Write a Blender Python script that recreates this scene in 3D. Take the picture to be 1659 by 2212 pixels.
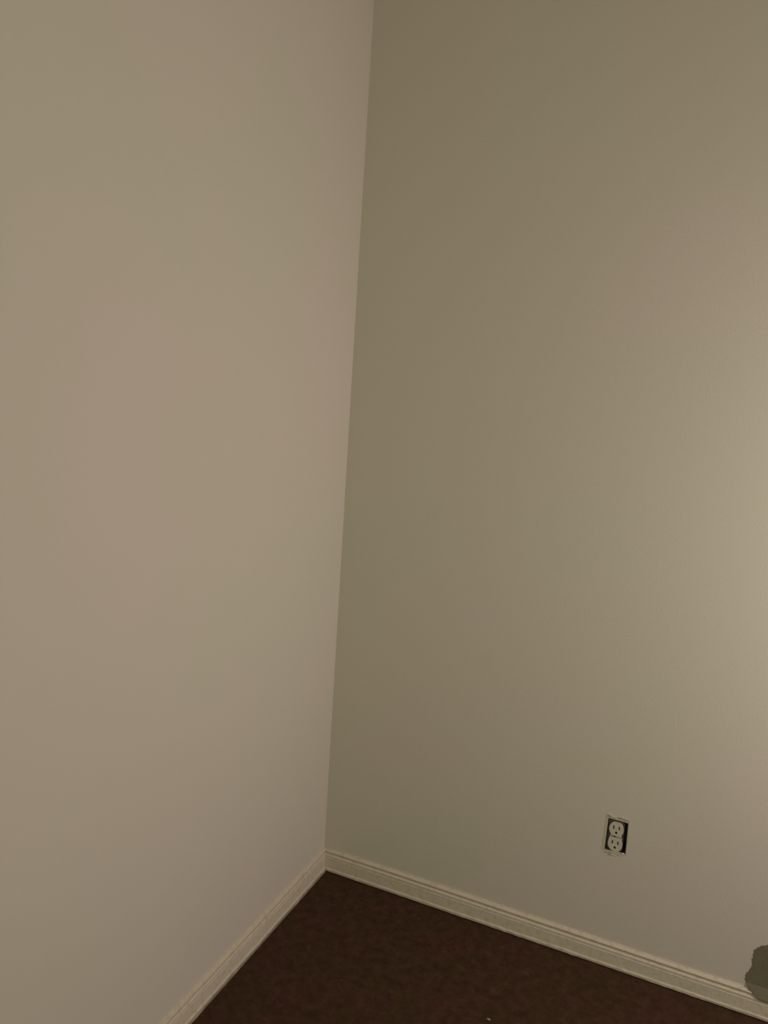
import bpy, bmesh, math, random
from mathutils import Vector, Matrix, noise

# ------------------------------------------------------------------ scene, camera, light
S = bpy.context.scene
for o in list(bpy.data.objects):
    bpy.data.objects.remove(o)
C = S.collection
S.view_settings.view_transform = 'Standard'
S.view_settings.look = 'None'
S.view_settings.gamma = 1
S.view_settings.use_curve_mapping = False
S.view_settings.exposure = 0.0

cd = bpy.data.cameras.new('camera')
cam = bpy.data.objects.new('camera', cd); C.objects.link(cam)
F = Vector((-0.3926835, 0.9124384, -0.1151337))
R = Vector((0.9136320, 0.4013610, 0.0646985))
U = Vector((-0.1052435, 0.0797838, 0.9912408))
m = Matrix((R, U, -F)).transposed().to_4x4()
m.translation = Vector((0.79175, -1.58699, 1.16345))
cam.matrix_world = m
cd.sensor_fit = 'VERTICAL'; cd.sensor_height = 24.0
cd.lens = 24.0 * 1540.0 / 2212.0
cd.clip_start = 0.01
S.camera = cam

w = bpy.data.worlds.new('world'); S.world = w; w.use_nodes = True
w.node_tree.nodes['Background'].inputs[0].default_value = (0.5, 0.5, 0.35, 1)
w.node_tree.nodes['Background'].inputs[1].default_value = 0.0
S.cycles.max_bounces = 10; S.cycles.diffuse_bounces = 8

def area(name, loc, direction, sx, sy, power, col):
    ld = bpy.data.lights.new(name, 'AREA'); ld.shape = 'RECTANGLE'
    ld.size = sx; ld.size_y = sy; ld.energy = power; ld.color = col
    lo = bpy.data.objects.new(name, ld); C.objects.link(lo)
    lo.location = loc
    lo.rotation_euler = Vector(direction).to_track_quat('-Z', 'Y').to_euler()
    return lo
# warm light of the next room coming through the open doorway in the right wall
area('doorway_light', (1.88, -0.46, 1.03), (-1, 0, 0), 0.3, 0.6, 13.0, (1.0, 0.882, 0.850))
# dim greenish fill added behind the camera for flat ambient light
area('fill_light', (0.95, -3.17, 0.95), (0, 1, 0), 1.0, 1.2, 10.8, (0.89, 1.0, 0.75))

# ------------------------------------------------------------------ materials
def mat(name, col, rough=0.7, var=None, vscale=3.0, vdetail=2.0, lo=0.35, hi=0.65, bump=0.0, bscale=400, spec=0.3, metal=0.0):
    M = bpy.data.materials.new(name); M.use_nodes = True
    nt = M.node_tree; b = nt.nodes['Principled BSDF']
    b.inputs['Base Color'].default_value = (*col, 1)
    b.inputs['Roughness'].default_value = rough
    b.inputs['Specular IOR Level'].default_value = spec
    b.inputs['Metallic'].default_value = metal
    tc = nt.nodes.new('ShaderNodeTexCoord')
    if var:
        n = nt.nodes.new('ShaderNodeTexNoise'); n.inputs['Scale'].default_value = vscale
        n.inputs['Detail'].default_value = vdetail
        nt.links.new(tc.outputs['Object'], n.inputs['Vector'])
        r = nt.nodes.new('ShaderNodeValToRGB')
        r.color_ramp.elements[0].position = lo; r.color_ramp.elements[1].position = hi
        r.color_ramp.elements[0].color = (*col, 1); r.color_ramp.elements[1].color = (*var, 1)
        nt.links.new(n.outputs['Fac'], r.inputs[0])
        nt.links.new(r.outputs[0], b.inputs['Base Color'])
    if bump:
        n2 = nt.nodes.new('ShaderNodeTexNoise'); n2.inputs['Scale'].default_value = bscale
        n2.inputs['Detail'].default_value = 3
        nt.links.new(tc.outputs['Object'], n2.inputs['Vector'])
        bp = nt.nodes.new('ShaderNodeBump'); bp.inputs['Strength'].default_value = bump
        bp.inputs['Distance'].default_value = 0.001
        nt.links.new(n2.outputs['Fac'], bp.inputs['Height'])
        nt.links.new(bp.outputs[0], b.inputs['Normal'])
    return M

WALL = mat('wall_paint', (0.578, 0.538, 0.440), 0.75, var=(0.598, 0.530, 0.455), vscale=1.7, vdetail=2, lo=0.40, hi=0.62, bump=0.25, bscale=260, spec=0.25)
CEIL = mat('ceiling_paint', (0.62, 0.60, 0.54), 0.9)
TRIM = mat('trim_paint', (0.590, 0.508, 0.400), 0.6, var=(0.490, 0.412, 0.315), vscale=95, vdetail=6, lo=0.48, hi=0.75, bump=0.4, bscale=350, spec=0.25)
OLIVE = mat('old_olive_paint', (0.180, 0.172, 0.112), 0.9, var=(0.175, 0.142, 0.100), vscale=22, vdetail=6, bump=0.5, bscale=400, spec=0.1)
MARGIN = mat('bare_drywall_margin', (0.46, 0.435, 0.32), 0.9, var=(0.50, 0.46, 0.35), vscale=180, vdetail=4)
TORN = mat('torn_paper', (0.62, 0.55, 0.46), 0.9, var=(0.20, 0.17, 0.13), vscale=260, vdetail=4, lo=0.45, hi=0.7)
BOX = mat('box_plastic', (0.075, 0.062, 0.055), 0.6)
STRAP = mat('strap_metal', (0.105, 0.080, 0.074), 0.6)
PLASTIC = mat('outlet_plastic', (0.56, 0.505, 0.405), 0.5, var=(0.46, 0.41, 0.31), vscale=130, vdetail=5, lo=0.5, hi=0.75, spec=0.3)
SLOT = mat('slot_dark', (0.035, 0.03, 0.022), 0.8)
SCREW = mat('screw_metal', (0.85, 0.82, 0.76), 0.35, spec=0.8)
FOOT = mat('foot_strip_brown', (0.245, 0.205, 0.165), 0.9, var=(0.40, 0.34, 0.26), vscale=25, vdetail=4, lo=0.45, hi=0.7)
CHIP = mat('chip_paint', (0.35, 0.31, 0.24), 0.8)

def floor_mat():
    M = bpy.data.materials.new('brown_floor'); M.use_nodes = True
    nt = M.node_tree; N = nt.nodes; L = nt.links; b = N['Principled BSDF']
    b.inputs['Roughness'].default_value = 0.8; b.inputs['Specular IOR Level'].default_value = 0.15
    tc = N.new('ShaderNodeTexCoord')
    def noise_ramp(scale, detail, p0, c0, p1, c1, rough=0.55):
        n = N.new('ShaderNodeTexNoise'); n.inputs['Scale'].default_value = scale
        n.inputs['Detail'].default_value = detail; n.inputs['Roughness'].default_value = rough
        L.new(tc.outputs['Object'], n.inputs['Vector'])
        r = N.new('ShaderNodeValToRGB'); e = r.color_ramp.elements
        e[0].position = p0; e[0].color = c0; e[1].position = p1; e[1].color = c1
        L.new(n.outputs['Fac'], r.inputs[0]); return r, n
    base, _ = noise_ramp(9, 4, 0.4, (0.0600, 0.0262, 0.0150, 1), 0.6, (0.0530, 0.0285, 0.0125, 1))
    mott, nn = noise_ramp(45, 7, 0.36, (0.62, 0.60, 0.58, 1), 0.68, (1.45, 1.45, 1.5, 1), 0.7)
    mx = N.new('ShaderNodeMix'); mx.data_type = 'RGBA'; mx.blend_type = 'MULTIPLY'; mx.inputs[0].default_value = 0.75
    L.new(base.outputs[0], mx.inputs[6]); L.new(mott.outputs[0], mx.inputs[7])
    spk, _ = noise_ramp(38, 6, 0.60, (0, 0, 0, 1), 0.85, (0.75, 0.75, 0.75, 1), 0.62)
    mx2 = N.new('ShaderNodeMix'); mx2.data_type = 'RGBA'
    L.new(spk.outputs[0], mx2.inputs[0]); L.new(mx.outputs[2], mx2.inputs[6])
    mx2.inputs[7].default_value = (0.105, 0.075, 0.050, 1)
    L.new(mx2.outputs[2], b.inputs['Base Color'])
    bp = N.new('ShaderNodeBump'); bp.inputs['Strength'].default_value = 0.35; bp.inputs['Distance'].default_value = 0.002
    L.new(nn.outputs['Fac'], bp.inputs['Height']); L.new(bp.outputs[0], b.inputs['Normal'])
    return M
FLOOR = floor_mat()

# ------------------------------------------------------------------ helpers
def link(name, bm, material, parent=None, smooth=False):
    bmesh.ops.recalc_face_normals(bm, faces=bm.faces)
    me = bpy.data.meshes.new(name); bm.to_mesh(me); bm.free()
    me.materials.append(material)
    if smooth:
        for p in me.polygons: p.use_smooth = True
    o = bpy.data.objects.new(name, me); C.objects.link(o)
    if parent: o.parent = parent
    return o

def box(bm, x0, x1, y0, y1, z0, z1):
    v = [bm.verts.new((x, y, z)) for x in (x0, x1) for y in (y0, y1) for z in (z0, z1)]
    for f in ((0,1,3,2), (4,6,7,5), (0,4,5,1), (2,3,7,6), (0,2,6,4), (1,5,7,3)):
        bm.faces.new([v[i] for i in f])

def prism(bm, pts, y0, y1):
    """outline in (x, z) extruded along y"""
    a = [bm.verts.new((x, y0, z)) for x, z in pts]
    b = [bm.verts.new((x, y1, z)) for x, z in pts]
    bm.faces.new(a); bm.faces.new(b[::-1])
    n = len(pts)
    for i in range(n):
        bm.faces.new((a[i], a[(i+1) % n], b[(i+1) % n], b[i]))

def struct(name, bm, material, **k):
    o = link(name, bm, material, **k)
    if not o.parent: o['kind'] = 'structure'
    return o

# ------------------------------------------------------------------ room shell
X1, Y0, H = 1.9, -3.2, 2.44
HX0, HX1, HZ0, HZ1 = 0.6960, 0.7396, 0.2690, 0.3425       # hole cut for the socket
bm = bmesh.new(); box(bm, -0.12, X1 + 0.12, Y0 - 0.12, 0.12, -0.10, 0); struct('floor', bm, FLOOR)
bm = bmesh.new(); box(bm, -0.12, X1 + 0.12, Y0 - 0.12, 0.12, H, H + 0.1); struct('ceiling', bm, CEIL)
bm = bmesh.new(); box(bm, -0.12, 0, Y0, 0, 0, H); struct('wall_left', bm, WALL)
bm = bmesh.new(); box(bm, -0.12, X1 + 0.12, Y0 - 0.12, Y0, 0, H); struct('wall_front', bm, WALL)
bm = bmesh.new()                                            # wall with the open doorway
box(bm, X1, X1 + 0.12, Y0, -0.82, 0, H); box(bm, X1, X1 + 0.12, -0.12, 0, 0, H)
box(bm, X1, X1 + 0.12, -0.82, -0.12, 2.03, H)
struct('wall_right', bm, WALL)

# back wall: one slab, a real rectangular hole with slightly ragged edges
bm = bmesh.new()
random.seed(4)
hole = []
def edge(a, b, n, amp):
    for i in range(n):
        t = i / n
        p = [a[0] + (b[0]-a[0])*t, a[1] + (b[1]-a[1])*t]
        if i:
            if abs(a[0]-b[0]) > abs(a[1]-b[1]): p[1] += random.uniform(-amp, amp)
            else: p[0] += random.uniform(-amp, amp)
        hole.append(p)
edge((HX0-0.001, HZ0-0.002), (HX1+0.001, HZ0+0.001), 12, 0.0009)
edge((HX1+0.001, HZ0+0.001), (HX1, HZ1-0.001), 12, 0.0003)
edge((HX1, HZ1-0.001), (HX0+0.001, HZ1), 12, 0.0009)
edge((HX0+0.001, HZ1), (HX0-0.001, HZ0-0.002), 12, 0.0003)
nh = len(hole)
cx, cz = (HX0+HX1)/2, (HZ0+HZ1)/2
ox0, ox1, oz0, oz1 = -0.12, X1 + 0.12, 0.0, H
def outer(p):
    # push the hole vertex out onto a collar rectangle
    i = hole.index(p)
    k, j = divmod(i, 12); t = j / 12
    c = [(cx-0.1, cz-0.1), (cx+0.1, cz-0.1), (cx+0.1, cz+0.1), (cx-0.1, cz+0.1)]
    a, b = c[k], c[(k+1) % 4]
    return (a[0]+(b[0]-a[0])*t, a[1]+(b[1]-a[1])*t)
fr = [bm.verts.new((x, 0, z)) for x, z in hole]
bk = [bm.verts.new((x, 0.014, z)) for x, z in hole]
co = [bm.verts.new((*[(q := outer(p))[0]], 0, q[1])) for p in hole]
for i in range(nh):
    j = (i+1) % nh
    bm.faces.new((fr[i], fr[j], co[j], co[i]))
    bm.faces.new((fr[j], fr[i], bk[i], bk[j]))
oc = [bm.verts.new(p) for p in ((ox0, 0, oz0), (ox1, 0, oz0), (ox1, 0, oz1), (ox0, 0, oz1))]
for k in range(4):
    seg = [co[(k*12 + i) % nh] for i in range(13)]
    bm.faces.new([oc[k], oc[(k+1) % 4]] + seg[::-1])
ob = [bm.verts.new(p) for p in ((ox0, 0.12, oz0), (ox1, 0.12, oz0), (ox1, 0.12, oz1), (ox0, 0.12, oz1))]
for k in range(4):
    bm.faces.new((oc[k], ob[k], ob[(k+1) % 4], oc[(k+1) % 4]))
bm.faces.new(ob)
wall_back = struct('wall_back', bm, WALL)

# ------------------------------------------------------------------ baseboards
# (depth, height) of the moulding, bottom to top; the last two points are the sloppy bead of trim paint
PROF = [(0.0085, 0.0), (0.0085, 0.0022), (0.0124, 0.0030), (0.0130, 0.0080), (0.0122, 0.0098), (0.0108, 0.0118),
        (0.0100, 0.0300), (0.0098, 0.0362), (0.0090, 0.0372), (0.0088, 0.0384), (0.0092, 0.0396), (0.0090, 0.0428),
        (0.0072, 0.0440), (0.0054, 0.0452), (0.0060, 0.0490), (0.0074, 0.0518), (0.0070, 0.0530), (0.0046, 0.0549),
        (0.0018, 0.0568)]
def depth_at(z):
    p = [q for q in PROF[3:]]
    if z >= 0.060: return 0.0004
    if z > p[-1][1]: return 0.0010
    for a, b in zip(p, p[1:]):
        if a[1] <= z <= b[1]:
            return a[0] + (b[0]-a[0]) * (z-a[1]) / max(1e-6, b[1]-a[1])
    return 0.0135

def baseboard(name, length, to_world, seed, bead=1.0, gap=0.0022, soft=0.0, talls=((0, 1.018), (0.2, 1.035), (0.9, 0.965), (9, 0.965))):
    def tall_at(s):
        for (a, p), (b, q) in zip(talls, talls[1:]):
            if s <= b: return p + (q-p)*(s-a)/(b-a)
    bm = bmesh.new(); n = int(length / 0.0025)
    rings = []
    for i in range(n + 1):
        s = length * i / n
        tall = tall_at(s)
        ring = []
        for k, (d, z) in enumerate(PROF):
            z *= tall
            if 6 <= k <= 15: d = d*(1-soft) + soft*(0.0102 - (k-6)*0.00032)
            if k == 1: z = gap + 0.0008*noise.noise(Vector((s*70, 1, seed)))
            if k == 2: z = gap + 0.0008 + 0.0008*noise.noise(Vector((s*70, 1, seed)))
            wv = noise.noise(Vector((s*9, k*0.15, seed))) * 0.0005
            if 2 <= k <= 5:
                wv += noise.noise(Vector((s*60, k*0.7, seed+5))) * 0.0009
            ring.append((d + wv, z + (wv if k > 4 else 0)))
        hz = 0.0596*tall/1.018 + bead*(0.0016*noise.noise(Vector((s*420, 0, seed))) + 0.0012*noise.noise(Vector((s*90, 3, seed))) + 0.0008)
        hz = min(hz, 0.0578*tall/1.018 + s*0.03)
        ring.append((0.0004, hz)); ring.append((0.0, hz)); ring.append((0.0, 0.0))
        rings.append([bm.verts.new(to_world(max(s, d if s < 0.02 else s), d, z)) for d, z in ring])
    for a, b in zip(rings, rings[1:]):
        for k in range(len(a)):
            k2 = (k+1) % len(a)
            bm.faces.new((a[k], a[k2], b[k2], b[k]))
    bm.faces.new(rings[0]); bm.faces.new(rings[-1][::-1])
    return struct(name, bm, TRIM)
baseboard('baseboard_back', X1, lambda s, d, z: (s, -d, z), 1.3)
baseboard_left = baseboard('baseboard_left', -Y0, lambda s, d, z: (d, -s, z), 7.7, 1.3, soft=0.6, talls=((0, 1.018), (0.15, 0.965), (9, 0.965)))
bm = bmesh.new(); prev = None                               # patchy dark grey-brown strip along its foot
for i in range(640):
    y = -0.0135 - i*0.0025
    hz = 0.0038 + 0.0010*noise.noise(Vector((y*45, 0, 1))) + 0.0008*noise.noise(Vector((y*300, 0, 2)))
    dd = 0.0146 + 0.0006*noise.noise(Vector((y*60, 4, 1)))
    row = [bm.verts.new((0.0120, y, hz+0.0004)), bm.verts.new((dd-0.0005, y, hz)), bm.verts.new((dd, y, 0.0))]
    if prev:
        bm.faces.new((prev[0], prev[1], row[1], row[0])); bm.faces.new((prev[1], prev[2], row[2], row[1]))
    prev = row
link('foot_strip', bm, FOOT, parent=baseboard_left)
def plain_board(name, x0, x1, y0, y1):
    bm = bmesh.new(); box(bm, x0, x1, y0, y1, 0, 0.057); struct(name, bm, TRIM)
plain_board('baseboard_right', X1-0.012, X1, -0.06, -0.014)
plain_board('baseboard_front', 0.014, X1-0.012, Y0, Y0+0.012)
# door casing round the doorway
bm = bmesh.new()
box(bm, X1-0.014, X1, -0.88, -0.82, 0, 2.09); box(bm, X1-0.014, X1, -0.12, -0.06, 0, 2.09)
box(bm, X1-0.014, X1, -0.82, -0.12, 2.03, 2.09)
struct('trim_1', bm, TRIM)
bm = bmesh.new()                                            # frame added round the unseen fill light
for a in ((0.38, 0.45, 0.28, 1.62), (1.45, 1.52, 0.28, 1.62), (0.45, 1.45, 0.28, 0.35), (0.45, 1.45, 1.55, 1.62)):
    box(bm, a[0], a[1], Y0, Y0+0.045, a[2], a[3])
struct('fill_frame', bm, TRIM)

# ------------------------------------------------------------------ electrical outlet
out = bpy.data.objects.new('electrical_outlet', None); C.objects.link(out)
out.location = (cx, 0, HZ0); out.empty_display_size = 0.03
out['label'] = 'cream duplex wall socket without cover plate in a dark ragged hole above the baseboard'
out['category'] = 'electrical outlet'
def put(o):
    o.parent = out
    o.matrix_parent_inverse = Matrix.Translation(out.location).inverted()
    return o

# open box: five walls of a shell
bm = bmesh.new()
a0, a1, b0, b1, t = HX0+0.0012, HX1-0.0012, HZ0+0.0010, HZ1-0.0010, 0.0012   # lines the hole in the plasterboard
box(bm, a0, a1, 0.050, 0.052, b0, b1)
box(bm, a0-t, a0, 0.0012, 0.052, b0-t, b1+t); box(bm, a1, a1+t, 0.0012, 0.052, b0-t, b1+t)
box(bm, a0, a1, 0.0012, 0.052, b0-t, b0); box(bm, a0, a1, 0.0012, 0.052, b1, b1+t)
put(link('outlet_box', bm, BOX))
# mounting strap behind the faces, with a wider ear at each end
rx, rz = 0.7164, 0.3030
bm = bmesh.new()
prism(bm, [(rx-0.0165, HZ0+0.0015), (rx+0.0150, HZ0+0.0015), (rx+0.0150, HZ0+0.004), (rx+0.0165, HZ0+0.007), (rx+0.0165, HZ1-0.008),
           (rx+0.0135, HZ1-0.005), (rx+0.0135, HZ1-0.0015), (rx-0.0150, HZ1-0.0015), (rx-0.0180, HZ1-0.006), (rx-0.0180, HZ0+0.006)], 0.0050, 0.0062)
put(link('mounting_strap', bm, STRAP))
# body block behind the two faces
bm = bmesh.new()
box(bm, rx-0.0135, rx+0.0135, 0.0062, 0.040, HZ0+0.004, HZ1-0.006)
put(link('outlet_body', bm, BOX))

def face_outline(fx, fz, top):
    pts = []
    for i in range(64):
        a = 2*math.pi*i/64
        x, z = 0.0154*math.cos(a), 0.0176*math.sin(a)
        if top or z <= 0.0001:
            pts.append((fx + x, fz + max(-0.0163, min(0.0160, z))))
        elif i == 1:                                # the lower face runs up in straight shoulders
            pts += [(fx+sx, fz+sz) for sx, sz in ((0.0153, 0.002), (0.0147, 0.006), (0.0141, 0.010), (0.0137, 0.0135), (0.0128, 0.0155),
                    (0.0112, 0.0166), (-0.0112, 0.0166), (-0.0128, 0.0155), (-0.0137, 0.0135), (-0.0141, 0.010), (-0.0147, 0.006), (-0.0153, 0.002))]
    return pts
def receptacle(fx, fz, nm_top):
    bm = bmesh.new(); pts = face_outline(fx, fz, nm_top)
    prism(bm, pts, 0.0008, 0.0050)
    bmesh.ops.bevel(bm, geom=[e for e in bm.edges if all(v.co.y < 0.001 for v in e.verts)], offset=0.0010, segments=2, affect='EDGES')
    f = link('receptacle_face', bm, PLASTIC)
    # cutting the slots for real
    cut = bmesh.new()
    for sx, hz in ((-0.0061, 0.0043), (0.0057, 0.0040)):
        box(cut, fx+sx-0.0013, fx+sx+0.0013, -0.003, 0.0045, fz+0.0035-hz, fz+0.0035+hz)
    gp = [(fx + 0.0026*math.cos(a), fz-0.0082 + 0.0030*math.sin(a)) for a in [math.pi*2*i/20 for i in range(20)]]
    prism(cut, gp, -0.003, 0.0045)
    bmesh.ops.recalc_face_normals(cut, faces=cut.faces)
    cm = bpy.data.meshes.new('cut'); cut.to_mesh(cm); cut.free()
    co_ = bpy.data.objects.new('cut', cm); C.objects.link(co_)
    md = f.modifiers.new('slots', 'BOOLEAN'); md.object = co_; md.solver = 'EXACT'; md.operation = 'DIFFERENCE'
    dg = bpy.context.evaluated_depsgraph_get()
    nm = bpy.data.meshes.new_from_object(f.evaluated_get(dg))
    f.modifiers.clear(); f.data = nm
    bpy.data.objects.remove(co_)
    put(f)
    # dark contacts inside each opening
    for sx, hz in ((-0.0061, 0.0043), (0.0057, 0.0040)):
        bm = bmesh.new(); box(bm, fx+sx-0.00125, fx+sx+0.00125, 0.0016, 0.0044, fz+0.0035-hz+0.0001, fz+0.0035+hz-0.0001)
        c = link('blade_slot', bm, SLOT); c.parent = f
    bm = bmesh.new(); prism(bm, [(fx+(x-fx)*0.97, fz-0.0082+(z-fz+0.0082)*0.97) for x, z in gp], 0.0016, 0.0044)
    c = link('ground_hole', bm, SLOT); c.parent = f
    return f
receptacle(0.7163, 0.3200, True)
receptacle(0.7166, 0.2854, False)
# bridge between the faces with the centre screw hole
bm = bmesh.new(); box(bm, rx-0.0120, rx+0.0120, 0.0018, 0.0050, 0.2990, 0.3060)
put(link('face_bridge', bm, PLASTIC))
bm = bmesh.new(); prism(bm, [(rx-0.0015+0.0036*math.cos(i*math.pi/8), 0.3030-0.0012*math.cos(i*math.pi/8)+0.0010*math.sin(i*math.pi/8)) for i in range(16)], 0.0006, 0.003)
put(link('screw_hole', bm, SLOT))
# bright mounting screw at the lower right
bm = bmesh.new()
prism(bm, [(0.7350+0.0020*math.cos(i*math.pi/8), 0.2690+0.0016*math.sin(i*math.pi/8)) for i in range(16)], -0.0016, 0.0010)
put(link('mounting_screw', bm, SCREW))

# ragged unpainted margin and torn paper round the hole (on the wall)
def ragged_ring(name, material, wl, wr, wt, wb, y, seed, thick=0.0005):
    bm = bmesh.new(); n = 30
    inn, outp = [], []
    corners = [((HX0-0.001, HZ0-0.002), (-wl, -wb)), ((HX1+0.001, HZ0+0.001), (wr, -wb)), ((HX1, HZ1-0.001), (wr, wt)), ((HX0+0.001, HZ1), (-wl, wt))]
    for k in range(4):
        (a, da), (b, db) = corners[k], corners[(k+1) % 4]
        for i in range(n):
            t = i/n
            x, z = a[0]+(b[0]-a[0])*t, a[1]+(b[1]-a[1])*t
            dx, dz = da[0]+(db[0]-da[0])*t, da[1]+(db[1]-da[1])*t
            s = 1 + 0.75*noise.noise(Vector((x*260, z*260, seed))) + 0.15*noise.noise(Vector((x*900, z*900, seed+3)))
            s = max(0.15, s)
            j = 1.0 + noise.noise(Vector((x*700, z*700, seed+9)))
            inn.append((x-dx*0.10*j, z-dz*0.10*j)); outp.append((x+dx*s, z+dz*s))
    N = len(inn)
    A = [bm.verts.new((x, y-thick, z)) for x, z in inn]; B = [bm.verts.new((x, y-thick, z)) for x, z in outp]
    A2 = [bm.verts.new((x, y+0.0006, z)) for x, z in inn]; B2 = [bm.verts.new((x, y, z)) for x, z in outp]
    for i in range(N):
        j = (i+1) % N
        bm.faces.new((A[i], A[j], B[j], B[i])); bm.faces.new((B[i], B[j], B2[j], B2[i]))
        bm.faces.new((A2[i], A2[j], A[j], A[i])); bm.faces.new((B2[i], B2[j], A2[j], A2[i]))
    return link(name, bm, material, parent=wall_back)
ragged_ring('unpainted_margin', MARGIN, 0.0050, 0.0020, 0.0030, 0.0032, 0.0, 2.1, 0.0003)

def flap(pts, lift, seed):
    """curled strip of torn paper: centre line in (x, z), width, lift off the wall"""
    bm = bmesh.new(); rows = []
    n = 16
    for i in range(n+1):
        t = i/n
        k = min(int(t*(len(pts)-1)), len(pts)-2); u = t*(len(pts)-1)-k
        x = pts[k][0]+(pts[k+1][0]-pts[k][0])*u; z = pts[k][1]+(pts[k+1][1]-pts[k][1])*u
        wd = (pts[k][2]+(pts[k+1][2]-pts[k][2])*u) * (1+0.5*noise.noise(Vector((t*9, seed, 0))))
        l = lift*math.sin(math.pi*min(1, t+0.08))*(1+0.6*noise.noise(Vector((t*6, seed, 4))))
        rows.append([bm.verts.new((x, -0.0004, z-wd/2)), bm.verts.new((x, -0.0006-l*0.6, z)), bm.verts.new((x+0.0003, -0.0005-l, z+wd/2)),
                     bm.verts.new((x+0.0003, -0.0002-l, z+wd/2+0.0002)), bm.verts.new((x, 0.0, z))])
    for a, b in zip(rows, rows[1:]):
        for q in range(5):
            bm.faces.new((a[q], a[(q+1) % 5], b[(q+1) % 5], b[q]))
    bm.faces.new(rows[0]); bm.faces.new(rows[-1][::-1])
    return link('torn_paper_strip', bm, TORN, parent=wall_back)
flap([(0.6965, 0.3498, 0.0006), (0.7010, 0.3496, 0.0016), (0.7050, 0.3468, 0.0010), (0.7065, 0.3453, 0.0004)], 0.0030, 1)
flap([(0.7060, 0.3450, 0.0010), (0.7110, 0.3458, 0.0022), (0.7150, 0.3433, 0.0018)], 0.0015, 2)
flap([(0.7150, 0.3468, 0.0012), (0.7240, 0.3490, 0.0030), (0.7330, 0.3478, 0.0030), (0.7420, 0.3473, 0.0010)], 0.0022, 3)
flap([(0.7200, 0.3436, 0.0012), (0.7290, 0.3440, 0.0026), (0.7400, 0.3448, 0.0016)], 0.0012, 4)
flap([(0.6960, 0.2628, 0.0010), (0.7060, 0.2633, 0.0024), (0.7160, 0.2638, 0.0020), (0.7260, 0.2646, 0.0010)], 0.0022, 5)
flap([(0.7050, 0.2603, 0.0008), (0.7150, 0.2596, 0.0018), (0.7225, 0.2588, 0.0012)], 0.0025, 6)
flap([(0.7240, 0.2628, 0.0008), (0.7320, 0.2633, 0.0016), (0.7390, 0.2668, 0.0010)], 0.0018, 7)

# ------------------------------------------------------------------ olive patch at the right edge
outline = [(1.060, 0.163), (1.048, 0.1650), (1.0317, 0.1605), (1.0244, 0.1572), (1.0165, 0.1508), (1.0105, 0.143), (1.0080, 0.1347), (1.0077, 0.1221),
           (1.0087, 0.1057), (1.0070, 0.0970), (1.0015, 0.0880), (0.9995, 0.0780), (1.0003, 0.0675), (1.0055, 0.0600), (1.0098, 0.0555),
           (1.0155, 0.0520), (1.0225, 0.0490), (1.0300, 0.0435), (1.0366, 0.0425), (1.050, 0.0440), (1.070, 0.0455), (1.092, 0.050),
           (1.104, 0.062), (1.108, 0.085), (1.104, 0.112), (1.098, 0.135), (1.082, 0.156)]
def inside(x, z):
    c = False; n = len(outline)
    for i in range(n):
        x0, z0 = outline[i]; x1, z1 = outline[(i+1) % n]
        if (z0 > z) != (z1 > z) and x < (x1-x0)*(z-z0)/(z1-z0)+x0: c = not c
    return c
bm = bmesh.new(); st = 0.0010; V = {}
def vert(i, j, top):
    k = (i, j, top)
    if k not in V:
        x, z = 0.99+i*st, 0.035+j*st
        base = max(0.0003, min(0.0106, 0.0096 - (z-0.0480)*0.50), depth_at(z/0.965)+0.0004 if z < 0.05 else 0)
        V[k] = bm.verts.new((x, -(base + (0.0005 + 0.0003*noise.noise(Vector((x*300, z*300, 1))) if top else 0)), z))
    return V[k]
cells = set()
for i in range(125):
    for j in range(135):
        x, z = 0.99+(i+0.5)*st, 0.035+(j+0.5)*st
        dx = 0.0022*noise.noise(Vector((x*170, z*170, 2))) + 0.0012*noise.noise(Vector((x*500, z*500, 5)))
        dz = 0.0022*noise.noise(Vector((x*170, z*170, 8))) + 0.0012*noise.noise(Vector((x*500, z*500, 9)))
        if inside(x+dx, z+dz): cells.add((i, j))
for (i, j) in cells:
    bm.faces.new([vert(i, j, 1), vert(i+1, j, 1), vert(i+1, j+1, 1), vert(i, j+1, 1)])
    bm.faces.new([vert(i, j+1, 0), vert(i+1, j+1, 0), vert(i+1, j, 0), vert(i, j, 0)])
    for (di, dj, p, q) in ((-1, 0, (0, 0), (0, 1)), (1, 0, (1, 1), (1, 0)), (0, -1, (1, 0), (0, 0)), (0, 1, (0, 1), (1, 1))):
        if (i+di, j+dj) not in cells:
            bm.faces.new([vert(i+p[0], j+p[1], 1), vert(i+q[0], j+q[1], 1), vert(i+q[0], j+q[1], 0), vert(i+p[0], j+p[1], 0)])
pt = link('paint_patch', bm, OLIVE, smooth=True)
pt['label'] = 'dark olive-green rounded patch on the wall, overlapping the top of the baseboard'
pt['category'] = 'patch'

# ------------------------------------------------------------------ small pale chip on the floor
bm = bmesh.new()
prism(bm, [(-0.004, -0.0006), (-0.001, 0.0018), (0.0035, 0.0012), (0.0042, -0.0012), (0.001, -0.0028), (-0.0015, -0.0016)], 0, 0.0010)
for v in bm.verts: v.co = Vector((v.co.x, v.co.z, v.co.y + (0.0006 if v.co.x > 0 else 0)*(v.co.y > 0)))
ch = link('paint_chip', bm, CHIP); ch.location = (0.528, -0.275, 0.0)
ch['label'] = 'tiny pale paint chip lying on the dark brown floor'
ch['category'] = 'paint chip'
